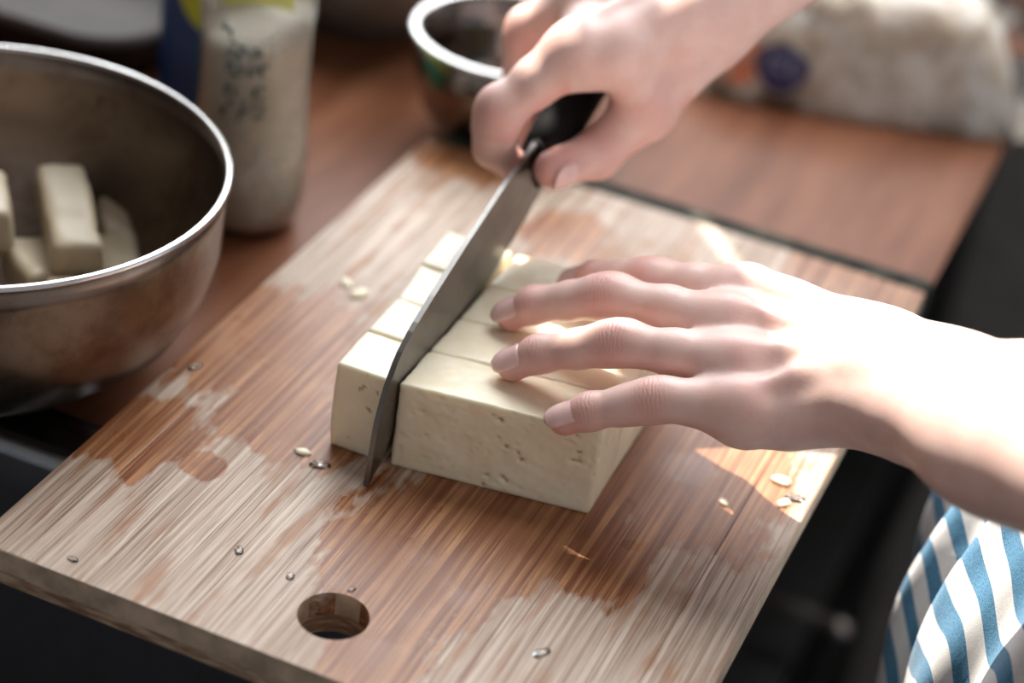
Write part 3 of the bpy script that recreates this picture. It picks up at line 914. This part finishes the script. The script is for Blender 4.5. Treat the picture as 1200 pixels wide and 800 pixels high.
for s in (-1, 1): bf.cone(B, (0.43, 0.228 + s * 0.078, 0.62), (0.435, 0.228 + s * 0.080, 0.585), 0.012, 0.009, 0.008)
for sh, el in ((SHL, L_EL), (SHR, R_EL)):
    bf.cone(B, sh, el, 0.048, 0.038, 0.04)
LEGS = [((0.395, 0.155, -0.20), (0.385, 0.150, -0.50), 0.085, 0.062), ((0.385, 0.150, -0.50), (0.400, 0.145, -0.84), 0.058, 0.040),
        ((0.395, 0.295, -0.20), (0.385, 0.300, -0.50), 0.085, 0.062), ((0.385, 0.300, -0.50), (0.400, 0.305, -0.84), 0.058, 0.040)]
for a, b, r1, r2 in LEGS: bf.cone(B, a, b, r1, r2, 0.03)
for y in (0.145, 0.305): bf.cone(B, (0.41, y, FL + 0.036), (0.29, y, FL + 0.028), 0.036, 0.027, 0.02)
bv_, bq = bf.mesh(B)
bv_ = smooth_verts(bv_, bq, 3)
allv = np.concatenate([lv, rv, bv_]); allq = np.concatenate([lq, rq + len(lv), bq + len(lv) + len(rv)])
z = np.zeros(len(bv_))
body = fast_mesh('body', allv, allq, {k: np.concatenate([la[k], ra[k], z]) for k in la})
keep(link('body', body, M['skin']), person)
for k in LEFT:
    d = LEFT[k]; nail(ln, d['j'][0], d['j'][1], d['r'][0], person, ln + V3(0.0, -0.25, 0.0))
for k in ('index', 'middle'):
    d = RIGHT[k]; ax = unit(d['j'][0] - d['j'][2]); nail(rn, d['j'][0], d['j'][1], d['r'][0], person, V3(-1, -0.2, -0.2))
nail(rn, R_THUMB['j'][0], R_THUMB['j'][1], R_THUMB['r'][0], person, V3(0.75, -0.45, -0.15))

# clothing
cf = Field((0.22, -0.08, -0.36), (0.62, 0.55, 0.48), 0.0042, 0.05)
S = cf.blank()
for a, b, r1, r2 in TOR: cf.cone(S, a, b, r1 + 0.018, r2 + 0.018, 0.05)
for i in range(len(TOR) - 1):
    a = (V3(*TOR[i][0]) + V3(*TOR[i][1])) / 2; b = (V3(*TOR[i + 1][0]) + V3(*TOR[i + 1][1])) / 2
    cf.cone(S, a, b, 0.105, 0.100, 0.05)
cf.cone(S, (0.385, 0.150, -0.16), (0.397, 0.150, -0.30), 0.118, 0.122, 0.04); cf.cone(S, (0.385, 0.300, -0.16), (0.385, 0.300, -0.30), 0.118, 0.125, 0.04)
for sh, el in ((SHL, L_EL), (SHR, R_EL)):
    m_ = sh * 0.45 + el * 0.55
    cf.cone(S, sh, m_, 0.060, 0.066, 0.03)
sv, sq = cf.mesh(S)
sv = smooth_verts(sv, sq, 3)
# loose folds hanging off the chest
cen = np.array([0.385, 0.225]); ang = np.arctan2(sv[:, 1] - cen[1], sv[:, 0] - cen[0])
rad = np.stack([np.cos(ang), np.sin(ang), np.zeros(len(sv))], 1)
low = np.clip((0.20 - sv[:, 2]) / 0.25, 0, 1)
fold = np.sin(ang * 17 + sv[:, 2] * 9) * 0.0045 + np.sin(ang * 29 - sv[:, 2] * 14 + 1.0) * 0.0025
sv = sv + rad * (fold * low)[:, None]
keep(link('shirt', fast_mesh('shirt', sv, sq), M['shirt']), person)
tf = Field((0.25, 0.03, FL), (0.55, 0.42, -0.10), 0.008, 0.05)
Tn = tf.blank()
for a, b, r1, r2 in LEGS: tf.cone(Tn, a, b, r1 + 0.012, r2 + 0.016, 0.03)
tv, tq = tf.mesh(Tn)
keep(link('trousers', fast_mesh('trousers', smooth_verts(tv, tq, 3), tq), M['navy_trouser']), person)
hf = Field((0.30, 0.10, 0.45), (0.56, 0.36, 0.80), 0.006, 0.05)
Hn = hf.blank()
hf.cone(Hn, (0.455, 0.228, 0.60), (0.437, 0.228, 0.672), 0.078, 0.084, 0.02)
hf.cone(Hn, (0.50, 0.228, 0.60), (0.51, 0.228, 0.50), 0.05, 0.028, 0.03)
hv, hq = hf.mesh(Hn)
keep(link('hair', fast_mesh('hair', smooth_verts(hv, hq, 2), hq), M['hair']), person)

# ------------------------------------------------------------------ steel bowl with tofu chunks
BC = (-0.0775, 0.110, CT + 0.0020)
BR, BH = 0.0897, 0.0782
bowl = tag(empty('mixing_bowl', BC), 'large stained steel mixing bowl holding pale tofu chunks', 'bowl')
outer = [(0.0, 0.0035), (0.036, 0.0035), (0.040, 0.0), (0.0425, 0.0006), (0.0490, 0.0036), (0.0635, 0.0110), (0.0765, 0.0218), (0.0838, 0.0345), (0.0872, 0.0480), (0.0882, 0.0680), (0.0886, BH - 0.002)]
inner = [(0.0874, BH - 0.002), (0.0870, 0.0680), (0.0860, 0.0480), (0.0826, 0.0352), (0.0753, 0.0232), (0.0623, 0.0126), (0.0480, 0.0060), (0.0, 0.0050)]
keep(link('bowl_wall', lathe_mesh('bowl_wall', outer + inner, 96, BC), M['bowl'], smooth=True), bowl)
ring = [(0.0886 + 0.0016 * math.cos(a), BH - 0.001 + 0.0013 * math.sin(a)) for a in np.linspace(0, 2 * math.pi, 13)]
keep(link('rolled_rim', lathe_mesh('rolled_rim', ring, 96, BC), M['pot'], smooth=True), bowl)
def chunk(c, size, rotz, tilt, seed, label):
    sx, sy, sz = size
    o = tofu_piece('tofu_chunk', [(-sx / 2, -sy / 2), (sx / 2, -sy / 2), (sx / 2, sy / 2), (-sx / 2, sy / 2)], 0.0, sz, seed, res=0.0024, rnd=0.0028, rough=0.0004, origin=False)
    o.data.materials.clear(); o.data.materials.append(M['shaded'])
    o.location = c
    o.rotation_euler = (tilt[0], tilt[1], rotz)
    return tag(o, label, 'tofu', 'tofu chunks in the steel bowl')
fz = BC[2] + 0.0062
R_ = math.radians
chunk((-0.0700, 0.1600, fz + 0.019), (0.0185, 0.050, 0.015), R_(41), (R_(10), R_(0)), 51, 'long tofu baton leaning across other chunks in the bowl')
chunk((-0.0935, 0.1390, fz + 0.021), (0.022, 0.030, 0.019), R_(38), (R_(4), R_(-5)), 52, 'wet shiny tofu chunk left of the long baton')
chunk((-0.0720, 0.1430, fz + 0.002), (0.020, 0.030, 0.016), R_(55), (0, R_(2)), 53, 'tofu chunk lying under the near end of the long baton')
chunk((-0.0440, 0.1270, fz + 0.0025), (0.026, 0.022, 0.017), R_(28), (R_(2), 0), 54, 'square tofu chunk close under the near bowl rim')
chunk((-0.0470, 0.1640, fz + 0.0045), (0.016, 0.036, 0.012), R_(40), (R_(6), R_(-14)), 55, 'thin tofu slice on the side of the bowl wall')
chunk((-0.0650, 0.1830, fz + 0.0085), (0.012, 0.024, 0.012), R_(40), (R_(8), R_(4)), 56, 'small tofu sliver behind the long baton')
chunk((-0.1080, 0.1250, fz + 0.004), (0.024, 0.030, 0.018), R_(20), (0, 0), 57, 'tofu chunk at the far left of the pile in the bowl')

# ------------------------------------------------------------------ bottle, canister and the rest behind
def mat_clear(name, tint, fac, rough=0.12, cloud=None, cscale=60, clo=0.45, chi=0.65):
    t = NT(name)
    P = t.coord()
    t.set(color=cloud or tint, rough=rough, spec=0.5)
    tr = t.n('ShaderNodeBsdfTransparent'); t.put(tr.inputs[0], tint)
    gl = t.n('ShaderNodeBsdfGlossy'); t.put(gl.inputs[0], (0.9, 0.9, 0.9)); t.put(gl.inputs['Roughness'], rough)
    fres = t.n('ShaderNodeFresnel'); fres.inputs[0].default_value = 1.45
    m1 = t.n('ShaderNodeMixShader'); t.put(m1.inputs[0], fres.outputs[0]); t.t.links.new(tr.outputs[0], m1.inputs[1]); t.t.links.new(gl.outputs[0], m1.inputs[2])
    nz = t.noise(t.mapping(P, (1, 1, 0.6)), cscale, 4, 0.6)
    k = t.math('ADD', t.ramp(nz, clo, chi, 0, 1), fac, clamp=True)
    m2 = t.n('ShaderNodeMixShader'); t.put(m2.inputs[0], k); t.t.links.new(m1.outputs[0], m2.inputs[1]); t.t.links.new(t.bsdf.outputs[0], m2.inputs[2])
    t.t.links.new(m2.outputs[0], t.out.inputs['Surface'])
    return t.m

bx, by = -0.0445, 0.2540
bottle = tag(empty('plastic_bottle', (bx, by, CT)), 'clear plastic bottle of cream-coloured powder with dark green print', 'bottle')
prof = [(0, 0.0012), (0.017, 0.0012), (0.0205, 0.0035), (0.0226, 0.010), (0.0232, 0.024), (0.0228, 0.045), (0.0218, 0.062), (0.0220, 0.080), (0.0228, 0.098), (0.0232, 0.14), (0.0225, 0.162), (0.0160, 0.178), (0.0105, 0.186), (0.0105, 0.198)]
t = NT('printed_clear_plastic')
keep(link('bottle_wall', lathe_mesh('bottle_wall', prof, 64, (bx, by, CT)), mat_clear('clouded_plastic', (0.97, 0.97, 0.95), 0.10, 0.18, (0.72, 0.70, 0.65), 55, 0.50, 0.85), smooth=True), bottle)
t = NT('cream_powder'); P = t.coord()
t.set(color=t.mix(t.ramp(t.noise(P, 60, 4), 0.35, 0.7), (0.66, 0.61, 0.51), (0.82, 0.77, 0.67)), rough=0.8, normal=t.bump(t.noise(P, 400, 3), 0.3, 0.001))
fillp = [(0, 0.0025)] + [(r - 0.0009, z_) for r, z_ in prof[2:8]] + [(0.0212, 0.086), (0.012, 0.0875), (0, 0.089)]
keep(link('contents', lathe_mesh('contents', fillp, 48, (bx, by, CT)), t.m, smooth=True), bottle)
keep(link('cap', lathe_mesh('cap', [(0.0125, 0.188), (0.0125, 0.206), (0.0115, 0.208), (0, 0.208)], 32, (bx, by, CT)), simple('white_cap', (0.7, 0.7, 0.7), 0.4), smooth=True), bottle)
# printed characters: small raised ink marks wrapped on the wall, too blurred to read
ink = simple('dark_green_ink', (0.07, 0.13, 0.14), 0.5)
bm = bmesh.new()
rs = random.Random(7)
def wrap(a, zz, r): return (bx + r * math.cos(a), by + r * math.sin(a), CT + zz)
for row in range(5):
    zz = 0.094 - row * 0.0085
    for c_ in range(3):
        if rs.random() < 0.30: continue
        a0 = R_(-88 + c_ * 15 + rs.uniform(-3, 3))
        for st in range(4):
            da, dz = rs.uniform(-0.10, 0.10), rs.uniform(-0.003, 0.003)
            hw, hh = (0.050, 0.0007) if st % 2 else (0.020, 0.0018)
            r_ = 0.0236
            q = [bm.verts.new(wrap(a0 + da + s1 * hw, zz + dz + s2 * hh, r_)) for s1, s2 in ((-1, -1), (1, -1), (1, 1), (-1, 1))]
            bm.faces.new(q)
ink_me = bpy.data.meshes.new('print'); bm.to_mesh(ink_me); bm.free()
keep(link('print', ink_me, ink), bottle)

# blue canister with a yellow disc
cx_, cy_ = -0.0900, 0.3180
can = tag(empty('canister', (cx_, cy_, CT)), 'blue canister with a yellow-green disc standing behind the bottle', 'canister')
t = NT('canister_print'); P = t.coord()
q = t.vmath('SUBTRACT', P, (cx_ + 0.014, cy_ - 0.0300, 0.066))
dd = t.vmath('LENGTH', t.vmath('MULTIPLY', q, (1, 0.4, 1)), out=1)
base_c = t.mix(t.ramp(t.noise(P, 18, 2), 0.4, 0.6), (0.010, 0.055, 0.20), (0.015, 0.085, 0.26))
grn = t.mix(t.ramp(t.vmath('DOT_PRODUCT', P, (1, 0, 0), out=1), cx_ - 0.002, cx_ + 0.008), base_c, (0.06, 0.27, 0.16))
t.set(color=t.mix(t.ramp(dd, 0.0275, 0.0260), grn, (0.62, 0.66, 0.06)), rough=0.35)
keep(link('can_wall', lathe_mesh('can_wall', [(0, 0), (0.028, 0), (0.0300, 0.002), (0.0305, 0.004), (0.0305, 0.160), (0.0295, 0.163), (0, 0.163)], 64, (cx_, cy_, CT)), t.m, smooth=True), can)
keep(link('lid', lathe_mesh('lid', [(0.0300, 0.1625), (0.0312, 0.164), (0.0312, 0.174), (0.0295, 0.176), (0, 0.176)], 48, (cx_, cy_, CT)), simple('blue_lid', (0.02, 0.10, 0.30), 0.4), smooth=True), can)

# dark plastic tray behind the bowl
tr0 = tag(empty('plastic_tray', (-0.211, 0.386, CT)), 'dark smoky plastic tray behind the steel bowl', 'tray')
tc = (-0.211, 0.386)
def trl(e, z_): return rrect(tc[0] - 0.085 - e, tc[0] + 0.075 + e, tc[1] - 0.085 - e, tc[1] + 0.075 + e, 0.03, CT + z_, 8)
m_tray = simple('smoky_plastic', (0.035, 0.023, 0.017), 0.5, var=0.2, spec=0.2)
keep(link('tray_wall', loft('tray_wall', [trl(0.0, 0.034), trl(-0.006, 0.012), trl(-0.012, 0.002), trl(-0.03, 0.001)]), m_tray, smooth=True), tr0)
keep(link('tray_rim', loft('tray_rim', [trl(0.0, 0.034), trl(0.003, 0.036), trl(0.007, 0.0355), trl(0.008, 0.032)], False), simple('tray_rim_plastic', (0.05, 0.036, 0.03), 0.6, spec=0.2), smooth=True), tr0)

# ceramic bowl at the back
bc2 = (-0.0985, 0.4830, CT)
cb = tag(empty('ceramic_bowl', bc2), 'brownish grey ceramic bowl behind the bottle and the small steel bowl', 'bowl')
m_cer = simple('grey_glaze', (0.30, 0.235, 0.20), 0.35)
keep(link('bowl_wall', lathe_mesh('bowl_wall', [(0.040, 0.004), (0.052, 0.012), (0.064, 0.030), (0.070, 0.055), (0.0725, 0.075), (0.0705, 0.0755), (0.068, 0.055), (0.061, 0.031), (0.048, 0.014), (0, 0.010)], 64, bc2), m_cer, smooth=True), cb)
keep(link('foot', lathe_mesh('foot', [(0, 0.0045), (0.041, 0.0045), (0.040, 0.0), (0.035, 0.0), (0.034, 0.003), (0, 0.003)], 48, bc2), simple('bare_clay', (0.12, 0.085, 0.07), 0.8), smooth=True), cb)

# small steel bowl on a black base behind the board
pc = (0.0185, 0.3800, CT)
pot = tag(empty('steel_bowl', pc), 'small polished steel bowl with black base beyond the board corner', 'bowl')
po = [(0.0285, 0.006), (0.034, 0.012), (0.0400, 0.022), (0.0432, 0.036), (0.0446, 0.0545)]
pi_ = [(0.0430, 0.0545), (0.0418, 0.037), (0.0388, 0.024), (0.0325, 0.0142), (0.020, 0.009), (0, 0.0085)]
keep(link('bowl_wall', lathe_mesh('bowl_wall', [(0, 0.006)] + po + pi_, 72, pc), M['pot_dark'], smooth=True), pot)
rg = [(0.0452 + 0.0024 * math.cos(a), 0.0550 + 0.0014 * math.sin(a)) for a in np.linspace(0, 2 * math.pi, 11)]
keep(link('flat_rim', lathe_mesh('flat_rim', rg, 72, pc), M['pot'], smooth=True), pot)
keep(link('rubber_base', lathe_mesh('rubber_base', [(0, 0), (0.0265, 0), (0.0285, 0.002), (0.0300, 0.0065), (0, 0.0062)], 48, pc), M['rubber'], smooth=True), pot)

# bag of white crumbs with printed film
bag = tag(empty('food_bag', (0.136, 0.568, CT)), 'clear plastic bag of off-white crumbs with a navy round mark', 'bag')
bcen = V3(0.1360, 0.5680, CT); bu = unit(V3(0.955, 0.295, 0)); bvv = V3(-bu[1], bu[0], 0)
def pillow(L, Wd, H, amp, seed, nu=64, nv=40):
    V, F = [], []
    for i in range(nu + 1):
        u = -1 + 2 * i / nu
        for side in (1, -1):
            for k in range(nv + 1):
                w = -1 + 2 * k / nv
                hgt = H * max(0.0, 1 - abs(u) ** 3.2) ** 0.55 * max(0.0, 1 - abs(w) ** 2.6) ** 0.5
                zz = (hgt if side > 0 else 0.0)
                p = bcen + bu * (u * L) + bvv * (w * Wd * (1 - 0.10 * abs(u) ** 3)) + V3(0, 0, zz + 0.0008)
                if side > 0:
                    q_ = Vector(p) * 46 + Vector((seed, 0, 0))
                    p[2] += max(-0.3 * hgt, mnoise.noise(q_) * amp + mnoise.noise(q_ * 2.7) * amp * 0.5) * (0.15 + 0.85 * min(1, hgt / 0.012))
                V.append(p)
    st = 2 * (nv + 1)
    for i in range(nu):
        for k in range(nv):
            a = i * st + k; F.append((a, a + 1, a + st + 1, a + st))
            a = i * st + nv + 1 + k; F.append((a, a + st, a + st + 1, a + 1))
    return V, F
def bag_xy(p):  # bag coordinates inside a material
    pass
t = NT('crumb_filling'); P = t.coord()
nz = t.noise(P, 80, 4, 0.6)
c = t.mix(t.ramp(nz, 0.35, 0.65), (0.58, 0.45, 0.30), (0.88, 0.80, 0.68))
t.set(color=c, rough=0.55, normal=t.bump(nz, 0.5, 0.003))
V, F = pillow(0.078, 0.053, 0.055, 0.006, 3.1)
bm = bmesh.new(); me = pyd('filling', V, F); bm.from_mesh(me); bmesh.ops.remove_doubles(bm, verts=bm.verts, dist=1e-5)
fil = keep(link('filling', bm_mesh(bm, 'filling'), t.m, smooth=True), bag); fil['kind'] = 'stuff'
V, F = pillow(0.100, 0.058, 0.0595, 0.005, 3.1)
bm = bmesh.new(); me = pyd('film', V, F); bm.from_mesh(me); bmesh.ops.remove_doubles(bm, verts=bm.verts, dist=1e-5)
keep(link('film', bm_mesh(bm, 'film'), mat_clear('crinkled_film', (0.98, 0.98, 0.99), 0.03, 0.14, (0.80, 0.82, 0.86), 38, 0.60, 1.05), smooth=True), bag)
# the print on the film: a navy disc with pale strokes and orange characters, laid on the near side
def on_bag(u, w):
    """point of the film at bag coordinates (u along, w across)"""
    hgt = 0.0595 * max(0.0, 1 - abs(u) ** 3.2) ** 0.55 * max(0.0, 1 - abs(w) ** 2.6) ** 0.5
    p = bcen + bu * (u * 0.100) + bvv * (w * 0.058 * (1 - 0.10 * abs(u) ** 3)) + V3(0, 0, hgt + 0.0008)
    q_ = Vector(p) * 46 + Vector((3.1, 0, 0))
    p[2] += max(-0.3 * hgt, mnoise.noise(q_) * 0.005 + mnoise.noise(q_ * 2.7) * 0.0025) * (0.15 + 0.85 * min(1, hgt / 0.012))
    return p
def decal(name, uc, wc, ru, rw, mat, lift, n=28, rings=6, square=False):
    bm = bmesh.new(); out = np.array([0, -0.8, 0.6]) * lift - bvv * 0
    prev = None; c0 = bm.verts.new(on_bag(uc, wc) + out)
    for r in range(1, rings + 1):
        cur = []
        for k in range(n):
            a = 2 * math.pi * k / n; ca, sa = math.cos(a), math.sin(a)
            if square: m_ = max(abs(ca), abs(sa)); ca, sa = ca / m_, sa / m_
            cur.append(bm.verts.new(on_bag(uc + ru * ca * r / rings, wc + rw * sa * r / rings) + out))
        for k in range(n):
            k2 = (k + 1) % n
            if prev is None: bm.faces.new((c0, cur[k], cur[k2]))
            else: bm.faces.new((prev[k], cur[k], cur[k2], prev[k2]))
        prev = cur
    return keep(link(name, bm_mesh(bm, name), mat, smooth=True), bag)
navy = simple('navy_ink', (0.020, 0.018, 0.10), 0.4); orange = simple('orange_ink', (0.80, 0.27, 0.14), 0.5); pale = simple('pale_ink', (0.28, 0.26, 0.38), 0.5)
mk = decal('round_mark', -0.42, -0.945, 0.135, 0.048, navy, 0.0012)
for i, (du, dw, su, sw) in enumerate(((-0.06, 0.0, 0.008, 0.07), (-0.015, 0.03, 0.022, 0.012), (-0.015, -0.04, 0.022, 0.012), (0.045, 0.05, 0.024, 0.012), (0.045, -0.01, 0.022, 0.012), (0.06, -0.06, 0.022, 0.012))):
    decal('mark_stroke', -0.42 + du, -0.945 + dw * 0.3, su, sw * 0.3, pale, 0.0018, 12, 2, True)
for i, w_ in enumerate((-0.97, -0.91, -0.76)):
    decal('orange_character', -0.61, w_, 0.06, (0.022, 0.03, 0.06)[i], orange, 0.0012, 12, 4, True)
decal('navy_band', -0.86, -0.85, 0.035, 0.12, navy, 0.0012, 16, 4, True)

# ------------------------------------------------------------------ drops and crumbs on the board
t = NT('water'); t.set(color=(1, 1, 1), rough=0.02, trans=1.0, ior=1.33); WATER = t.m
drops = [(0.1738, 0.0436, 0.0021, 'amber water drop standing alone on the dry near boards'), (0.2190, 0.1650, 0.0030, 'bright water drop in the sun patch by the board edge'),
         (0.0306, 0.0076, 0.0017, 'water drop close to the near board corner'), (0.0718, 0.0385, 0.0016, 'water drop in the pale scratched patch before the hole'),
         (0.0915, 0.0358, 0.0018, 'water drop beside the hanging hole'), (0.1108, 0.0400, 0.0014, 'tiny water drop just behind the hanging hole'),
         (0.0075, 0.1216, 0.0020, 'glinting water drop beside the steel bowl'), (0.0722, 0.0932, 0.0030, 'flat water puddle drop before the tofu strip')]
for i, (x, y, r, lb) in enumerate(drops):
    prof_ = [(r, 0.0), (r * 0.96, r * 0.10), (r * 0.80, r * 0.24), (r * 0.5, r * 0.34), (0, r * 0.38)]
    me = lathe_mesh('water_drop', [(0, 0)] + prof_, 20)
    for v in me.vertices:
        k = 1 + 0.25 * math.sin(math.atan2(v.co.y, v.co.x) * 2 + i)
        v.co.x *= k; v.co.y *= k * (1.0 + 0.5 * (i % 3 == 0))
    o = link('water_drop', me, WATER, smooth=True); o.location = (x, y, 0.00002)
    tag(o, lb, 'water drop', 'water drops on the board')
crumbs = [(0.2120, 0.1720, 0.0026, 'flat tofu crumb in the sun patch by the wrist'), (0.2165, 0.1600, 0.0020, 'small tofu crumb beside the drop in the sun patch'), (0.1980, 0.1490, 0.0016, 'tofu crumb at the shadow edge on the board'),
          (0.0640, 0.0965, 0.0020, 'tofu crumb beside the near end of the strip'), (0.0340, 0.1995, 0.0030, 'wet tofu scrap on the pale boards behind the bowl'), (0.0260, 0.2040, 0.0022, 'thin tofu scrap at the edge of the pale boards')]
for i, (x, y, r, lb) in enumerate(crumbs):
    bm = bmesh.new(); bmesh.ops.create_icosphere(bm, subdivisions=2, radius=r)
    for v in bm.verts:
        v.co *= 1 + 0.35 * mnoise.noise(v.co * 700 + Vector((i * 5, 0, 0)))
        v.co.z = max(0, v.co.z * 0.45 + r * 0.18); v.co.x *= 1.5
    o = link('tofu_crumb', bm_mesh(bm, 'tofu_crumb'), M['tofu'], smooth=True); o.location = (x, y, 0); o.rotation_euler = (0, 0, i * 1.1)
    tag(o, lb, 'crumb', 'tofu crumbs on the board')
